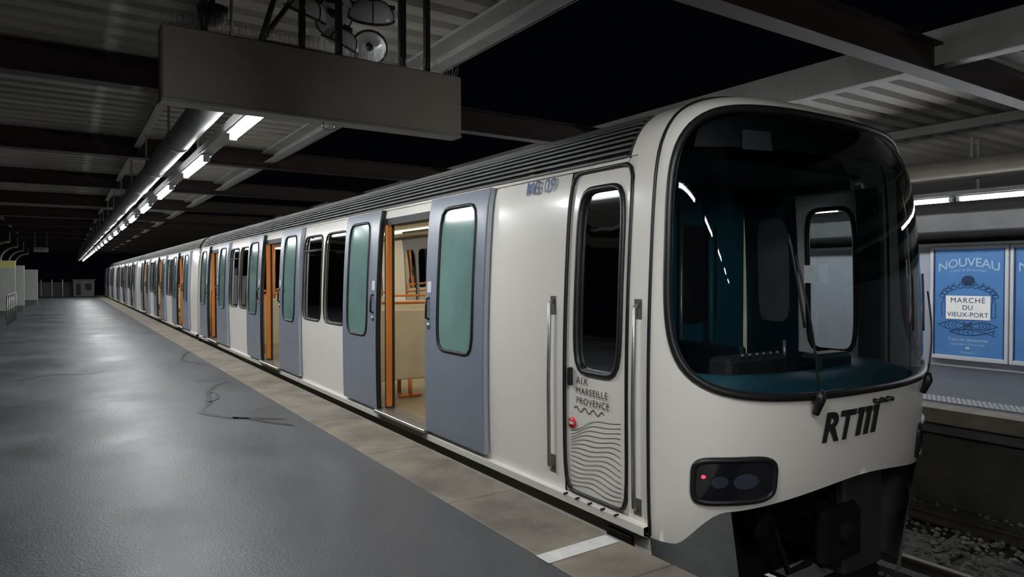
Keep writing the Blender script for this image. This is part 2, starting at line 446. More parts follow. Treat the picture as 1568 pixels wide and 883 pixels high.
def seat_unit(b, y, x0, x1, facing):
    b.box(x0, x1, y-.025, y+.025, .30, 1.12, CREAM_IN, .012)
    b.tube([(x0, y, .15), (x0, y, 1.17), (x0+.03, y, 1.2), (x1-.03, y, 1.2), (x1, y, 1.17), (x1, y, .4)], .018, ORANGE, 8)
    b.box(x0+.02, x1-.02, min(y, y+facing*.46), max(y, y+facing*.46), .42, .50, CREAM_IN, .02)
    b.tube([((x0+x1)/2, y-facing*.06, .10), ((x0+x1)/2, y-facing*.06, .32)], .025, ORANGE, 8)
    b.tube([((x0+x1)/2-.14, y-facing*.06, .115), ((x0+x1)/2+.14, y-facing*.06, .115)], .02, ORANGE, 8)
    b.tube([((x0+x1)/2, y+facing*.25, .10), ((x0+x1)/2, y+facing*.25, .42)], .025, ORANGE, 8)

def car(y0, y1, centres, cab, detail, idx):
    b = B(); rub = B(); gl = B(); it = B()
    for side in (-1, 1):
        cur = y0
        if cab:
            panel(b, YS, 3.04, ZL, 2.24, side, CREAM)
            cur = 3.66
        for c in centres:
            o0, o1 = c-.58, c+.58
            l0 = o0-1.06
            if c != centres[0]:
                mid = (cur+l0)/2; 
                window(b, rub, gl, cur, mid, side, (cur+.05, mid-.06, .92, 2.06), 9)
                window(b, rub, gl, mid, l0, side, (mid+.06, l0-.05, .92, 2.06), 9)
                rub.tube([S(mid+.06, 1.86, 0, side), S(l0-.05, 1.86, 0, side)], .014, RUBBER, 6)
                panel(b, l0, o0, ZL, 2.24, side, CREAM)
            else:
                panel(b, cur, o0, ZL, 2.24, side, CREAM)
            if side == -1:
                panel(b, o0, o1, ZT, 2.24, side, CREAM); panel(b, o0, o1, ZL, ZD, side, UNDER)
                leaf(b, rub, gl, o0-1.05, o0+.0, side, 'hi')
                leaf(b, rub, gl, o1-.0, o1+1.05, side, 'lo')
                xs = XC-1.29
                for yy, s_ in ((o0, 1), (o1, -1)):
                    it.box(xs+.03, xs+.13, min(yy, yy+s_*.035), max(yy, yy+s_*.035), .1, 2.12, DARK)
                    it.box(xs+.025, xs+.085, min(yy+s_*.035, yy+s_*.075), max(yy+s_*.035, yy+s_*.075), .12, 2.05, ORANGE, .008)
                it.box(xs+.05, xs+.2, o0, o1, 2.05, 2.12, DARK)
                it.box(xs-.09, xs+.14, o0-.02, o1+.02, .06, .095, STEEL, .006)
            else:
                for (q0, q1) in ((o0, c), (c, o1)):
                    window(b, rub, gl, q0, q1, side, (q0+.08, q1-.08, .86, 2.0), 6, m=LEAF)
            cur = o1+1.06
            panel(b, o1, cur if c != centres[-1] else y1, ZL, 2.24, side, CREAM)
        if cab:
            inn = (3.12, 3.55, .88, 2.07)
            window(b, rub, gl, 3.04, 3.66, side, inn, 6, m=CREAM, off=-.012, tr=.022)
            rub.tube([S(y, z, .0, side) for y, z in outline((3.045, 3.655, .07, 2.195), 11, 90)], .014, RUBBER, 6, closed=True)
        if side == -1:
            b.grid(lambda y, t: Vector((XC+side*(1.29+[0, .05, .05, .0, -.02][int(t)]), y, [.055, .05, .0, -.02, -.16][int(t)])),
               [YS if cab else y0, y1], [0, 1, 2, 3, 4], CREAM, False)
        b.add([(XC+side*1.27, YS+.0 if cab else y0, -.02), (XC+side*1.27, y1, -.02), (XC+side*1.22, y1, -.30), (XC+side*1.22, YS+.25 if cab else y0, -.30)], [(0, 1, 2, 3)], UNDER)
    # roof
    vv = frange(vz(2.24), VT, 26)
    rs = 3.10 if cab else y0
    if cab:
        for side in (-1, 1):
            b.grid(lambda y, v: Vector((XC+side*prof(v)[1], y, prof(v)[0])), [YS, rs], vv, CREAM)
            b.grid(lambda t, v: Vector((XC+side*(prof(v)[1]-.0-.05*t), rs, prof(v)[0]-.05*t)), [0, 1], vv, CREAM)
    for side in (-1, 1):
        b.grid(lambda y, v: Vector((XC+side*max(prof(v)[1]-.045, 0), y, prof(v)[0]-.04)), [rs, y1], vv, ROOFM)
        for k in range(9):
            z, W, D = prof(vz(2.235)+k*.042)
            b.box(XC+side*W-(.012 if side > 0 else .03), XC+side*W+(.03 if side < 0 else .012), rs+.005, y1-.05, z-.004, z+.010, LOUV)
        yy = rs+.02
        while yy < y1 and detail:
            p = [prof(vz(2.235)+t) for t in (0, .1, .2, .3, .345)]
            b.tube([(XC+side*(q[1]-.004), yy, q[0]) for q in p], .008, LOUV, 4)
            yy += .42
        b.add([S(rs, 2.235, .012, side), S(y1, 2.235, .012, side), S(y1, 2.205, .012, side), S(rs, 2.205, .012, side)], [(0, 1, 2, 3)], CREAM)
    def endwall(y, m):
        zs = frange(0.0, 2.2, 10)+[prof(v)[0] for v in vv[2:]]
        pl = [(XC-Wz(z)+.01, y, z) for z in zs]; pr = [(XC+Wz(z)-.01, y, z) for z in zs]
        n = len(zs); b.add(pl+pr, [(i, i+1, n+i+1, n+i) for i in range(n-1)], m)
    endwall(y1-.01, CREAM)
    if not cab: endwall(y0+.01, CREAM)
    # interior
    iy0 = 4.25 if cab else y0+.05
    it.box(XC-1.25, XC+1.25, YS+.02 if cab else iy0, y1-.05, .03, .09, LINO)
    it.box(XC-1.14, XC+1.14, iy0, y1-.05, 2.24, 2.27, CREAM_IN)
    if cab: it.box(XC-1.05, XC+1.05, YS+.1, iy0, 2.26, 2.29, TEALD)
    for sx in (-.45, .45):
        it.box(XC+sx-.06, XC+sx+.06, iy0+.4, y1-.5, 2.215, 2.238, INLAMP)
    for c in centres:
        for sg in (-1, 1):
            for (xa, xb) in ((XC-1.17, XC-.32), (XC+.32, XC+1.17)):
                ys = c+sg*1.12
                if iy0+.6 < ys < y1-.6: seat_unit(it, ys, xa, xb, sg)
        for sg in (-1, 1):
            it.tube([(XC-.3, c+sg*1.12, .09), (XC-.3, c+sg*1.12, 2.24)], .018, ORANGE, 8)
            it.tube([(XC+.3, c+sg*1.12, .09), (XC+.3, c+sg*1.12, 2.24)], .018, ORANGE, 8)
        it.tube([(XC-.9, c-.9, 2.0), (XC-.9, c+.9, 2.0)], .016, STEEL, 8)
    # underframe
    b.box(XC-1.0, XC+1.0, (YS+.55 if cab else y0+.1), y1-.1, -.55, 0.0, DARK)
    for by in (y0+2.6, y1-2.6):
        for s2 in (-1, 1):
            for dy in (-.9, .9):
                b.tube([(XC+s2*.62, by+dy, -.50), (XC+s2*.86, by+dy, -.50)], .455, DARK, 24)
    b.obj('car_body_%d' % idx, train); rub.obj('car_trim_%d' % idx, train); gl.obj('car_glass_%d' % idx, train); it.obj('car_interior_%d' % idx, train)

car(YS, 18.45, [6.27, 11.38, 16.48], True, True, 1)
for k in range(3):
    s0 = 18.80+k*16.15
    car(s0, s0+15.85, [s0+2.82, s0+7.92, s0+13.02], False, False, k+2)
    g = B(); g.box(XC-.75, XC+.75, s0-.36, s0+.02, -.05, 2.3, RUBBER, .05); g.obj('gangway_bellows_%d' % (k+1), train)

# cab interior
ci = B()
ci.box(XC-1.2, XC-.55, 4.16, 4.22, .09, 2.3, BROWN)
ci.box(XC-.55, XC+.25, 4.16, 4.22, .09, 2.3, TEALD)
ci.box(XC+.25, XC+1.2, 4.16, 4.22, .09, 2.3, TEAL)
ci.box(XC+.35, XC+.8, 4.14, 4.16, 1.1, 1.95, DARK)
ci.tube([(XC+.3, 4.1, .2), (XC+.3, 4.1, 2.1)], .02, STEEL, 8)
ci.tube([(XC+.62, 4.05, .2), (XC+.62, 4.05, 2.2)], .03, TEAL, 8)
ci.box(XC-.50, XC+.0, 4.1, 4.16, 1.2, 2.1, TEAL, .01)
ci.box(XC-.42, XC-.1, 4.08, 4.1, 1.3, 1.75, DARK, .005)
ci.tube([(XC-.62, 4.12, .9), (XC-.62, 4.12, 1.1)], .015, STEEL, 8)
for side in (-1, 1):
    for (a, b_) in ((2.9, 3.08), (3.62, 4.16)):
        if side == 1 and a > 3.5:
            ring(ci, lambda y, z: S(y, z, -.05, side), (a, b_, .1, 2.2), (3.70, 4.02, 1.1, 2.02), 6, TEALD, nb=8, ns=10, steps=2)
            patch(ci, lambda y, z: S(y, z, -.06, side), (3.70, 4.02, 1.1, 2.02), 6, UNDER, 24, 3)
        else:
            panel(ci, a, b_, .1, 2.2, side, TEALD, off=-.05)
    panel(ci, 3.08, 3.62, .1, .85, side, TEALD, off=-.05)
ci.box(XC-.05, XC+.02, 3.2, 4.16, .1, 1.0, TEALD, .02)
ci.box(5.28, 5.285, 3.42, 3.50, 1.45, 1.6, PWHITE)
ci.tube([(XC+.1, 3.9, 2.24), (XC+.1, 3.9, 2.258)], .05, STEEL, 16)
ci.obj('cab_partition', train)
l = bpy.data.lights.new('cab_fill_light', 'AREA'); l.shape = 'DISK'; l.size = .08; l.energy = 1.1; l.color = (.9, .97, 1.0)  # added fill light that brightens the cab interior, no fixture modelled at it
o = bpy.data.objects.new('cab_fill_light', l); o.location = (XC-.2, 3.1, 2.25); sc.collection.objects.link(o); o.parent = train
db = B()
def desk(a, t):
    p = P0(a, vz(.86)); c = Vector((XC, YS+.35, .80))
    q = p.lerp(c, .03+.5*t); q.z = .80+.10*math.sin(t*2.6)
    if t >= .99: q.z = .3
    return q
db.grid(lambda a, t: desk(a, t), frange(.12, math.pi-.12, 40), frange(0, 1, 10), TEAL)
db.box(XC-.75, XC-.15, 2.74, 2.92, .85, 1.0, DARK, .03)
db.box(XC+.1, XC+.5, 2.68, 2.85, .86, .98, TEALD, .03)
for i in range(6): db.tube([(XC-.6+i*.07, 2.76, 1.0), (XC-.6+i*.07, 2.76, 1.02)], .010, STEEL, 8)
db.tube([(XC-.12, 2.8, .9), (XC-.12, 2.8, 1.08)], .012, STEEL, 8)
db.obj('cab_desk', train)
st = B()
st.box(XC-1.0, XC-.5, 3.25, 3.75, .50, .62, BLACKM, .05)
st.box(XC-.98, XC-.52, 3.68, 3.82, .60, 1.3, BLACKM, .05)
st.box(XC-.89, XC-.61, 3.69, 3.80, 1.32, 1.55, BLACKM, .045)
st.tube([(XC-.75, 3.5, .1), (XC-.75, 3.5, .5)], .05, STEEL, 12)
st.obj('driver_seat', train)

# handrails by cab door, vents, decals
hr = B()
for (y, za, zb_) in ((3.79, .18, 1.34), (2.955, .12, 1.34)):
    hr.add([S(y-.032, za-.03, .004), S(y+.032, za-.03, .004), S(y+.032, zb_+.03, .004), S(y-.032, zb_+.03, .004)], [(0, 1, 2, 3)], mat('rail_recess', (.10, .095, .085), .5, var=.2))
    hr.tube([S(y, za, 0), S(y, za+.02, .035), S(y, (za+zb_)/2, .035), S(y, zb_-.02, .035), S(y, zb_, 0)], .013, STEEL, 8)
for y in frange(3.1, 3.6, 4): hr.tube([S(y, .055, .03), S(y, .055, .06)], .008, RUBBER, 6)
hr.box(2.80, 2.835, 3.57, 3.60, .78, .90, RUBBER, .005)
hr.tube([S(3.575, .53, -.006), S(3.575, .53, .004)], .036, mat('red_sticker', (.7, .03, .03), .4, var=.05), 20)
hr.add([S(3.575-.024, .521, .006), S(3.575+.024, .521, .006), S(3.575+.024, .539, .006), S(3.575-.024, .539, .006)], [(0, 1, 2, 3)], FRAMEW)
hr.obj('cab_handrails', train)
def side_text(body, size, y, z, m, nm, off=.004, **k):
    vs, fs = text_geo(body, size, **k); b = B()
    b.add([S(y-a, z+c, off) for a, c in vs], fs, m); b.obj(nm, train)
side_text('MB 09', .14, 4.00, 2.10, NAVY, 'fleet_number', off=.014, bold=.0008)
side_text('AIX', .068, 3.53, .80, INK, 'door_text_1', off=0.0, align='LEFT', spacing=1.15)
side_text('MARSEILLE', .062, 3.53, .735, INK, 'door_text_2', off=0.0, align='LEFT', spacing=1.08)
side_text('PROVENCE', .062, 3.53, .67, INK, 'door_text_3', off=0.0, align='LEFT', spacing=1.08)
dl = B()
for i in range(15):
    z0 = .12+i*.030
    pts = [S(y, z0+.07*math.sin((y-3.1)*5.5+i*.1)*(i/15)+.012*math.sin(y*17+i*.5), -.009) for y in frange(3.11, 3.6, 20)]
    dl.tube(pts, .0018, GREYINK, 4)
dl.tube([S(3.56-t*.3, .63+.016*math.sin(t*22), -.009) for t in frange(0, 1, 30)], .003, INK, 4)
dl.obj('door_wave_decal', train)

# nose underframe
nz = B()
for sg in (-1, 1):
    th = frange(0.0, .72, 10)
    def sk(a, t):
        p = P0(a, vz(zb(a))); q = Vector((XC-(1.17-.35*(a/.72)**2), YS-.32*math.sin(min(a*1.9, 1.57)), -.62))
        r = p.lerp(q, t)
        if sg > 0: r.x = 2*XC-r.x
        return r
    nz.grid(sk, th, frange(0, 1, 4), UNDER)
    nz.add([(XC+sg*1.285, YS+.6, -.02), (XC+sg*1.285, YS, -.02), (XC+sg*1.17, YS, -.62), (XC+sg*1.17, YS+.6, -.62)], [(0, 1, 2, 3)], UNDER)
nz.box(XC-.80, XC+.80, 2.85, 3.4, -.5, .26, NOSEBLK, .03)
nz.box(XC-.16, XC+.16, 2.50, 2.9, -.25, .0, NOSEBLK, .03)
nz.box(XC-.22, XC+.22, 2.44, 2.54, -.32, .04, NOSEBLK, .04)
nz.tube([(XC, 2.46, -.12), (XC, 2.40, -.12)], [.09, .05], NOSEBLK, 16)
nz.box(XC+.30, XC+.78, 2.62, 2.70, -.55, .24, mat('fender_plate', (.035, .034, .033), .7, var=.3), .02)
for sx in (-.5,):
    nz.tube([(XC+sx, 2.85, -.08), (XC+sx, 2.68, -.08)], .06, NOSEBLK, 14)
    nz.tube([(XC+sx, 2.68, -.08), (XC+sx, 2.65, -.08)], .10, NOSEBLK, 18)
for sx in (-.5, .4): nz.tube([(XC+sx*.8, 2.85, .1), (XC+sx*.8, 2.66, -.1), (XC+sx*.7, 2.6, -.35), (XC+sx*.4, 2.55, -.3)], .022, NOSEBLK, 8)
nz.box(XC-.75, XC+.75, 2.62, 2.72, -.66, -.54, NOSEBLK, .02)
nz.box(XC-1.315, XC-1.2, 3.0, 3.22, -.15, -.05, NOSEBLK, .01)
nz.obj('cab_underframe', train)

# ------------------------------------------------------------ platforms and track
f = B(); f.box(-9, 2.12, -8, 66, -.3, 0, ASPH); f.obj('floor')
e = B()
y = -8.0
while y < 66:
    L = 1.5
    e.box(2.124, 2.65, y+.004, y+L-.004, -.22, 0.0, CONC, .006); y += L
e.box(2.3, 2.58, -8, 66, -1.13, -.22, CONC2)
e.obj('platform_edge_coping')
w = B(); w.add([(2.11, 2.86, .003), (2.62, 2.88, .003), (2.62, 3.0, .003), (2.11, 2.98, .003)], [(0, 1, 2, 3)], WHITEP); w.obj('painted_stop_line')
ck = B()
def crack(pts, wd):
    V = []; P_ = []
    for i in range(len(pts)-1):
        for k in range(8):
            t = k/8; a = pts[max(i-1, 0)]; b_ = pts[i]; c = pts[i+1]; d = pts[min(i+2, len(pts)-1)]
            P_.append([0.5*((2*b_[j])+(-a[j]+c[j])*t+(2*a[j]-5*b_[j]+4*c[j]-d[j])*t*t+(-a[j]+3*b_[j]-3*c[j]+d[j])*t**3)+random.uniform(-.012, .012) for j in (0, 1)])
    for i, p in enumerate(P_):
        q = P_[min(i+1, len(P_)-1)]; o = P_[max(i-1, 0)]; dx, dy = q[0]-o[0], q[1]-o[1]; l = math.hypot(dx, dy) or 1
        ww = wd*random.uniform(.5, 1.2); V += [(p[0]-dy/l*ww, p[1]+dx/l*ww, .003), (p[0]+dy/l*ww, p[1]-dx/l*ww, .003)]
    ck.add(V, [(2*i, 2*i+1, 2*i+3, 2*i+2) for i in range(len(P_)-1)], TAR)
crack([(1.97, 10.4), (1.7, 10.0), (1.55, 9.5), (1.5, 9.1), (1.41, 8.64), (1.28, 8.18), (1.42, 7.8), (1.62, 7.54), (1.8, 7.2), (1.94, 6.95)], .034)
crack([(1.5, 7.7), (1.75, 7.5), (1.95, 7.3)], .06)
crack([(1.45, 8.8), (1.6, 9.1), (1.62, 9.6)], .018)
crack([(-.6, 12.2), (-.1, 12.6), (.3, 12.4), (.6, 12.9)], .03)
crack([(2.08, 15), (1.8, 13.6), (2.05, 12.6)], .03)
ck.obj('asphalt_crack')

tb = B(); tb.box(2.6, 8.5, -8, 80, -1.35, -1.13, CONC2); tb.obj('track_bed')
st = B()
for i in range(4200):
    x = random.uniform(5.7, 8.25); yy = random.uniform(-1.0, 9.5)
    if 6.1 < x < 6.35 or 7.5 < x < 7.75: continue
    r = random.uniform(.02, .045); z = -1.085+random.uniform(0, .04)
    V = [Vector((x, yy, z))+Vector((a*random.uniform(.6, 1.1), b_*random.uniform(.6, 1.1), c*random.uniform(.5, .9)))*r for a, b_, c in ((1, 0, 0), (-1, 0, 0), (0, 1, 0), (0, -1, 0), (0, 0, 1), (0, 0, -1))]
    st.add(V, [(0, 2, 4), (2, 1, 4), (1, 3, 4), (3, 0, 4), (2, 0, 5), (1, 2, 5), (3, 1, 5), (0, 3, 5)], STONE)
st.obj('ballast_stones')
for tcx in (XC, 6.93):
    t = B()
    for sx in (-.72, .72):
        x = tcx+sx
        t.box(x-.07, x+.07, -8, 70, -1.08, -1.06, RAIL); t.box(x-.012, x+.012, -8, 70, -1.06, -1.0, RAIL); t.box(x-.035, x+.035, -8, 70, -1.0, -.96, RAIL, .008)
        t.box(x+(.18 if sx > 0 else -.30), x+(.30 if sx > 0 else -.18), -8, 70, -1.08, -1.0, CONC2)
    yy = -7.5
    while yy < 30:
        t.box(tcx-1.15, tcx+1.15, yy, yy+.24, -1.128, -1.08, CONC2, .01); yy += .75
    t.obj('rail_track')
# opposite platform
f2 = B(); f2.box(8.42, 15, -8, 66, -.3, 0, TILE); f2.box(8.3, 8.62, -8, 66, -.16, .004, CONC); f2.box(8.55, 8.9, -8, 66, -1.3, -.3, CONC2); f2.obj('floor_opposite_platform')
ta = B()
ta.box(8.78, 9.2, -2, 30, .0, .008, mat('tactile_base', (.17, .17, .18), .5, var=.2))
yy = 0.0
while yy < 9:
    for k in range(7):
        x = 8.82+k*.056
        V = [(x+.019*math.cos(a), yy+(k % 2)*.028+.019*math.sin(a), .009) for a in [i*math.pi/3 for i in range(6)]]
        V2 = [(x+.012*math.cos(a), yy+(k % 2)*.028+.012*math.sin(a), .016) for a in [i*math.pi/3 for i in range(6)]]
        ta.add(V+V2, [tuple(range(6, 12))]+[(i, (i+1) % 6, 6+(i+1) % 6, 6+i) for i in range(6)], FRAMEW)
    yy += .056
ta.obj('tactile_paving_strip')
yl = B(); yl.box(9.75, 9.82, 4.9, 9, .0, .005, YEL); yl.obj('yellow_floor_line')

# right wall & posters
wr = B()
wr.box(12.5, 12.7, -4, 30, 0.0, 2.02, WALLW); wr.box(12.455, 12.7, -4, 30, 2.021, 2.07, FRAMEW, .01)
wr.obj('wall_right')
wb = B(); wb.box(15, 15.2, -8, 66, 0, 4.2, DARK); wb.obj('wall_back_right')
def poster(y1, y0, full):
    g = empty('advertising_poster')
    b = B(); x = 12.44
    fr = FRAMEW
    b.box(x-.02, 12.497, y0-.05, y0, .12, 2.01, fr, .008); b.box(x-.02, 12.497, y1, y1+.05, .12, 2.01, fr, .008)
    b.box(x-.02, 12.497, y0, y1, .12, .19, fr, .008); b.box(x-.02, 12.497, y0, y1, 1.96, 2.01, fr, .008)
    b.box(x+.01, 12.497, y0, y1, .19, 1.96, PBLUE)
    b.box(x-.004, x+.01, y0, y0+.018, .19, 1.96, PDARK); b.box(x-.004, x+.01, y1-.018, y1, .19, 1.96, PDARK)
    b.obj('poster_panel', g)
    c = (y0+y1)/2
    def txt(s, size, yy, z, m, off, arch=0, **k):
        vs, fs = text_geo(s, size, **k); t = B()
        t.add([(x+.008-off, yy-a, z+q-arch*a*a) for a, q in vs], fs, m); t.obj('poster_lettering', g)
    if full:
        txt('NOUVEAU', .20, c, 1.68, PLIGHT, .002, arch=.45, bold=.001, spacing=.95)
        txt('à partir du 24 novembre', .055, c, 1.60, PLIGHT, .002, arch=.3)
        t = B(); t.add([(x+.005, c+.10*math.cos(a), 1.44+.085*math.sin(a)) for a in frange(0, 2*math.pi, 24)[:-1]], [tuple(range(24))], PDARK)
        t.box(x-.008, x+.004, c-.33, c+.33, .80, 1.19, PWHITE)
        def fish(cy, cz, L, H, d):
            pts = [(x+.004, cy-d*L*(q-.5), cz+H*math.sin(math.pi*q)) for q in frange(0, 1, 10)]+[(x+.004, cy-d*L*(.5-q), cz-H*math.sin(math.pi*q)) for q in frange(0, 1, 10)]
            t.tube(pts, .005, PDARK, 4, closed=True)
            t.tube([(x+.004, cy-d*L*.5, cz), (x+.004, cy-d*L*.72, cz+H), (x+.004, cy-d*L*.66, cz), (x+.004, cy-d*L*.72, cz-H), (x+.004, cy-d*L*.5, cz)], .005, PDARK, 4)
            for q in (.3, .42, .54, .66): t.tube([(x+.004, cy-d*L*(q-.5), cz+H*.7), (x+.004, cy-d*L*(q-.56), cz), (x+.004, cy-d*L*(q-.5), cz-H*.7)], .004, PDARK, 4)
        fish(c+.24, .70, .42, .07, 1); fish(c-.22, .70, .40, .06, -1); fish(c, .59, .55, .05, 1)
        for i in range(11):
            a = math.pi*(i+.5)/11; r1 = .40
            cy, cz = c+math.cos(a)*r1, 1.16+math.sin(a)*.19
            t.tube([(x+.004, cy+.045*math.cos(q), cz+.03*math.sin(q)) for q in frange(0, 2*math.pi, 12)[:-1]], .005, PDARK, 4, closed=True)
            t.tube([(x+.004, cy-.03, cz+.02), (x+.004, cy, cz+.08), (x+.004, cy+.03, cz+.02)], .004, PDARK, 4)
        for sy in (.37, -.37):
            t.tube([(x+.004, c+sy-.03, .85), (x+.004, c+sy-.03, 1.05), (x+.004, c+sy-.012, 1.1), (x+.004, c+sy-.012, 1.16), (x+.004, c+sy+.012, 1.16), (x+.004, c+sy+.012, 1.1), (x+.004, c+sy+.03, 1.05), (x+.004, c+sy+.03, .85)], .004, PDARK, 4, closed=True)
        t.obj('poster_drawing', g)
        txt('MARCHÉ', .12, c, 1.075, PDARK, .018, spacing=1.15); txt('DU', .11, c, .96, PDARK, .018); txt('VIEUX-PORT', .105, c, .845, PDARK, .018, spacing=1.05)
        txt('Tous les dimanches', .075, c, .44, PLIGHT, .002, bold=.001); txt('Quai de la Fraternité', .06, c, .37, PLIGHT, .002)
        txt('MARSEILLE', .045, c, .24, PLIGHT, .002)
        t = B(); t.tube([(x+.006, c, .32), (x-.0, c, .32)], .03, PLIGHT, 12); t.obj('poster_emblem', g)
    else:
        txt('NOUVEAU', .20, c, 1.68, PLIGHT, .002, arch=.45)
        txt('MARCHÉ', .13, c, 1.0, PWHITE, .004)
poster(5.80, 4.74, True)
poster(4.62, 3.56, False)

# ------------------------------------------------------------ canopies
def canopy(x0, x1, y0, y1, z):
    c = B(); yy = y0; pr = []
    while yy < y1:
        pr += [(yy, z), (yy+.17, z), (yy+.20, z+.055), (yy+.29, z+.055)]; yy += .32
    V = []
    for (a, b_) in pr: V += [(x0, a, b_), (x1, a, b_)]
    c.add(V, [(2*i, 2*i+1, 2*i+3, 2*i+2) for i in range(len(pr)-1)], SHEET)
    return c
c = canopy(-9, 3.1, -8, 66, 3.705); c.obj('ceiling')
c = canopy(6.95, 15, -8, 66, 3.705); c.obj('ceiling_opposite_platform')
yb = 3.25-4.6*2
while yb < 64:
    b = B(); x0, x1 = -9, 15
    b.box(x0, x1, yb-.09, yb+.09, 3.40, 3.42, REDB); b.box(x0, x1, yb-.09, yb+.09, 3.68, 3.70, REDB); b.box(x0, x1, yb-.01, yb+.01, 3.42, 3.68, REDB)
    for x in (1.0, 3.1, 6.95, 10.5): b.box(x-.01, x+.01, yb-.085, yb+.085, 3.42, 3.68, REDB)
    b.obj('ceiling_beam'); yb += 4.6
for x in (-4.6, -1.8, 1.0, 10.5):
    p = B(); p.box(x-.05, x+.05, -8, 66, 3.56, 3.575, PURL); p.box(x-.008, x+.008, -8, 66, 3.575, 3.69, PURL); p.obj('ceiling_purlin')
for x in (3.12, 6.93):
    p = B(); s_ = 1 if x < 5 else -1
    p.box(x-.012, x+.012, -8, 66, 3.50, 3.84, PURL); p.box(min(x, x-s_*.16), max(x, x-s_*.16), -8, 66, 3.50, 3.52, PURL); p.box(min(x, x-s_*.2), max(x, x-s_*.2), -8, 66, 3.66, 3.69, PURL)
    p.obj('canopy_fascia')

# duct + hangers + lamps left
d = B(); 
d.tube([(.93, y, 2.80) for y in frange(4.85, 62, 40)], .11, DUCT, 20)
for y in frange(5.2, 60, 28): d.tube([(.93, y, 2.80), (.93, y+.05, 2.80)], .118, DUCT, 20)
for y in frange(5.6, 59, 23):
    d.box(.92, .94, y-.02, y+.02, 2.9, 3.39, PURL)
d.obj('ventilation_duct')
tr = B(); tr.box(1.13, 1.27, 4.85, 62, 2.72, 2.79, DUCT, .01); 
for y in frange(7.85, 62, 12): tr.box(1.19, 1.21, y-.015, y+.015, 2.79, 3.40, PURL)
tr.box(1.13, 1.27, -12, 2.5, 2.72, 2.79, DUCT, .01)
for y in (-5.95, -1.35, 2.3): tr.box(1.19, 1.21, y-.015, y+.015, 2.79, 3.40, PURL)
tr.obj('lamp_trunking')

def lamp(x, yc, z, L, power, tm=TUBE):
    g = empty('fluorescent_lamp', (x, yc, z))
    b = B()
    b.tube([(0, -L/2, -.012), (0, L/2, -.012)], .028, tm, 8)
    b.box(-.05, .05, -L/2-.05, L/2+.05, .018, .034, FRAMEW, .004)
    b.box(-.03, .03, -L/2-.05, -L/2, -.04, .018, FRAMEW, .005); b.box(-.03, .03, L/2, L/2+.05, -.04, .018, FRAMEW, .005)
    b.obj('tube_and_tray', g)
    if power:
        l = bpy.data.lights.new('tube_light', 'AREA'); l.shape = 'RECTANGLE'; l.size = .09; l.size_y = L; l.energy = power; l.color = (.96, .985, 1.0)
        o = bpy.data.objects.new('tube_light', l); o.location = (0, 0, -.045); sc.collection.objects.link(o); o.parent = g
for i in range(-5, 21):
    yc = 5.42+2.62*i
    if i == -1: yc = 1.55
    if i < -1: yc -= 1.1
    lamp(1.2, yc, 2.685, 1.3, (22 if i > -4 else 32) if yc < 24 else (24 if i % 2 else 0))
for i in range(0, 13):
    lamp(10.5, 3.8+1.65*(i-1), 2.60, 1.5, 9 if i % 2 else 0, TUBE2)
d = B(); d.tube([(10.3, -6, 2.98), (10.3, 40, 2.98)], .14, mat('beige_duct', (.34, .32, .27), .5, var=.2), 20)
for y in frange(-5, 30, 15): d.box(10.29, 10.31, y-.02, y+.02, 3.1, 3.39, PURL)
d.obj('ventilation_duct')
d = B(); d.box(10.42, 10.58, -6, 40, 2.64, 2.70, DUCT)
for y in frange(-5, 30, 15): d.box(10.49, 10.51, y-.02, y+.02, 2.7, 3.39, PURL)
d.obj('lamp_trunking')
db_ = B(); db_.box(11.6, 12.0, -6, 30, 2.2, 2.50, TRAY, .02)
for y in (-4, 2, 8, 14, 20, 26): db_.box(11.75, 11.8, y-.03, y+.03, 2.50, 3.70, PURL)
db_.obj('cable_tray')

# hanging sign board
g = empty('hanging_sign_board')
b = B(); b.box(.50, 2.56, 4.60, 4.74, 2.575, 3.03, BOARD, .012)
b.box(.50, 2.56, 4.595, 4.745, 2.565, 2.585, PURL, .004)
for x in (.75, 1.62, 2.3): b.box(x-.02, x+.02, 4.65, 4.69, 3.03, 3.70, BLACKM)
b.obj('panel', g)
b = B()
for i in range(90):
    x = .52+i*.0228
    for s_ in (-1, 1):
        b.tube([(x, 4.67, 3.03), (x+random.uniform(-.02, .02), 4.67+s_*.05, 3.13)], .0014, STEEL, 3)
b.obj('bird_spikes', g)
b = B(); b.tube([(1.55+.045*math.cos(a), 4.67, 2.545+.03*math.sin(a)) for a in frange(0, 2*math.pi, 16)[:-1]], .008, STEEL, 6, closed=True); b.obj('eye_ring', g)

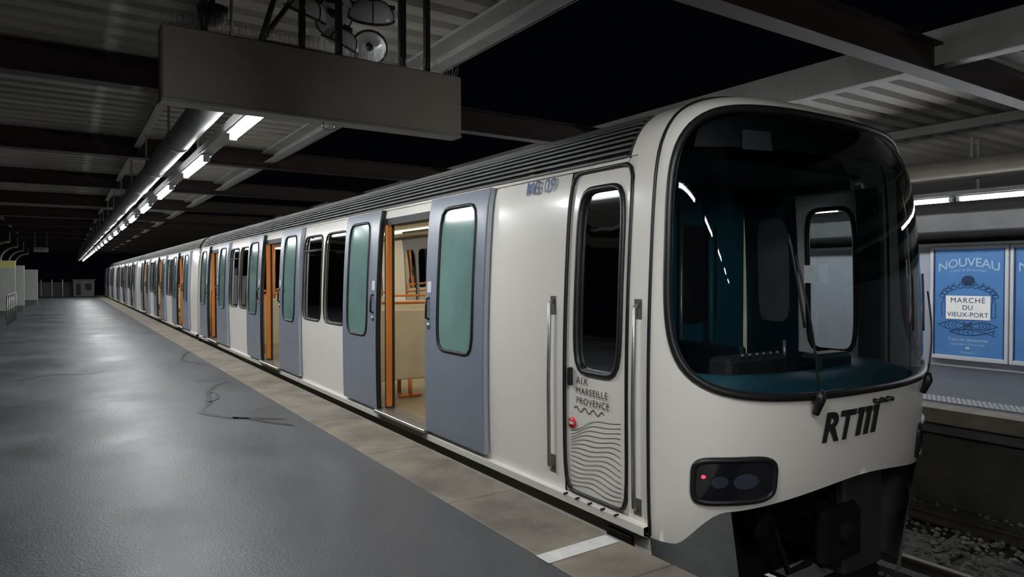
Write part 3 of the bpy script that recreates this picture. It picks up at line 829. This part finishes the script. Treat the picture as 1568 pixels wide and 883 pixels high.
# projector cluster
pc = empty('projector_lamp_cluster')
def projector(x, y, z, rx, rz, r):
    g = bpy.data.objects.new('projector_head', None); sc.collection.objects.link(g); g.location = (x, y, z); g.rotation_euler = (rx, 0, rz); g.parent = pc
    b = B(); rings = []
    n = 28
    pf = ((.25, 1.0), (.55, .92), (.8, .7), (.95, .35), (1.0, .0), (.97, -.03), (.9, .1), (.6, .5), (.2, .65), (.02, .68))
    for k, (rr, zz) in enumerate(pf):
        rings.append([(rr*r*math.cos(2*math.pi*i/n), rr*r*math.sin(2*math.pi*i/n), zz*r*.8) for i in range(n)])
    V = sum(rings, []); F = [(k*n+i, k*n+(i+1) % n, (k+1)*n+(i+1) % n, (k+1)*n+i) for k in range(len(rings)-1) for i in range(n)]
    b.add(V, F, LAMPW, True)
    for a in frange(0, 2*math.pi, 4)[:-1]:
        b.tube([(rr*1.01*r*math.cos(a), rr*1.01*r*math.sin(a), zz*r*.81) for rr, zz in pf[:5]], .005, BLACKM, 6)
    b.tube([(r*1.01*math.cos(q), r*1.01*math.sin(q), 0) for q in frange(0, 2*math.pi, 28)[:-1]], .009, BLACKM, 6, closed=True)
    b.tube([(0, 0, r*.7), (0, 0, r*1.05)], [.05, .035], BLACKM, 12)
    b.tube([(0, 0, r*.1), (0, 0, r*.5)], [.03, .02], BLACKM, 12)
    b.obj('reflector', g)
projector(1.48, 4.98, 3.40, .5, .5, .15)
projector(1.70, 4.98, 3.44, -.9, .4, .16)
projector(1.98, 4.97, 3.47, .6, -.3, .17)
projector(1.72, 4.93, 3.21, .5, .7, .14)
projector(1.96, 4.96, 3.24, -.9, -.3, .13)
b = B()
b.box(1.40, 1.44, 4.84, 4.88, 3.04, 3.68, BLACKM); b.box(2.16, 2.21, 4.84, 4.88, 3.04, 3.68, BLACKM)
b.tube([(1.15, 4.9, 3.12), (1.4, 4.95, 3.5), (2.2, 5.05, 3.62)], .02, BLACKM, 8); b.tube([(1.15, 4.9, 3.12), (2.25, 4.95, 3.12)], .018, BLACKM, 8)
b.tube([(1.15, 4.9, 3.12), (1.25, 4.92, 3.45), (1.42, 4.9, 3.66)], .02, BLACKM, 8)
b.obj('projector_frame', pc)
b = B(); b.tube([(.86, 5.0, 3.20), (.86, 5.0, 3.24), (.86, 5, 3.32)], [.03, .09, .1], BLACKM, 18); b.tube([(.86, 5, 3.32), (.86, 5, 3.70)], .02, BLACKM, 8)
b.tube([(.98, 5, 3.1), (.98, 5, 3.7)], .012, PURL, 8); b.obj('ceiling_camera')

# ------------------------------------------------------------ far platform furniture
PANELW = mat('panel_white', (.45, .47, .44), .4, var=.1); PANELY = mat('panel_yellow', (.5, .5, .17), .4, emit=.05, var=.1)
def kiosk(x, y, h, m, top):
    b = B(); b.box(x-.33, x+.33, y-.06, y+.06, .25, h, m, .02); b.box(x-.335, x+.335, y-.065, y+.065, h-.28, h, top, .02)
    for dx in (-.3, .3): b.box(x+dx-.03, x+dx+.03, y-.03, y+.03, 0, h, STEEL)
    b.obj('information_panel')
kiosk(-1.80, 31.0, 2.1, PANELW, PANELY); kiosk(-1.75, 36.5, 2.0, PANELW, PANELW); kiosk(-1.5, 45, 1.9, PANELW, PANELW)
rl = B()
for y in frange(26, 30.5, 5): rl.tube([(-1.45, y, 0), (-1.45, y, .95)], .02, STEEL, 8)
rl.tube([(-1.45, 26, .95), (-1.45, 30.5, .95)], .02, STEEL, 8); rl.tube([(-1.45, 26, .5), (-1.45, 30.5, .5)], .015, STEEL, 8); rl.obj('guard_railing')
for y in (30, 36, 42, 48, 54):
    a = B(); a.tube([(-2.6, y, 0), (-2.6, y, 2.3)]+[(-2.6+.7*(1-math.cos(q)), y, 2.3+.7*math.sin(q)) for q in frange(.2, math.pi/2, 8)], .05, PURL, 10)
    a.tube([(-1.9, y, 3.0), (-1.9, y, 3.70)], .03, PURL, 8); a.obj('curved_canopy_post')
def signbox(x, y, z):
    b = B(); b.box(x-.3, x+.3, y-.05, y+.05, z, z+.25, UNDER, .01); b.box(x-.25, x-.22, y-.01, y+.01, z+.25, 3.70, STEEL); b.box(x+.22, x+.25, y-.01, y+.01, z+.25, 3.70, STEEL); b.obj('hanging_direction_sign')
signbox(-.9, 40, 2.7)
b = B(); b.box(-3.5, 2.0, 63.5, 63.6, 0, 1.1, mat('end_fence', (.14, .14, .135), .6, var=.3))
for x in frange(-3.5, 2, 8): b.box(x-.03, x+.03, 63.4, 63.5, 0, 1.3, STEEL)
b.obj('platform_end_fence')
b = B(); b.box(.6, 2.0, 62.2, 63.3, 0, 1.25, mat('cabin_grey', (.28, .28, .26), .6, var=.2), .03); b.box(.8, 1.1, 62.17, 62.21, .1, 1.0, DARK); b.box(1.4, 1.8, 62.17, 62.21, .5, 1.0, DARK); b.box(.5, 2.08, 62.1, 63.4, 1.25, 1.32, PURL, .01); b.obj('service_cabin')

# ------------------------------------------------------------ world, camera
wd = bpy.data.worlds.new('night'); sc.world = wd; wd.use_nodes = True
wd.node_tree.nodes['Background'].inputs[0].default_value = (.55, .65, 1, 1); wd.node_tree.nodes['Background'].inputs[1].default_value = .0012
cam = bpy.data.cameras.new('camera'); co = bpy.data.objects.new('camera', cam); sc.collection.objects.link(co)
cam.lens = 24; cam.sensor_width = 36; cam.clip_start = .05; cam.clip_end = 300
co.location = (0, 0, 1.5); co.rotation_euler = (math.radians(90-.96), 0, math.radians(-33.3))
sc.camera = co
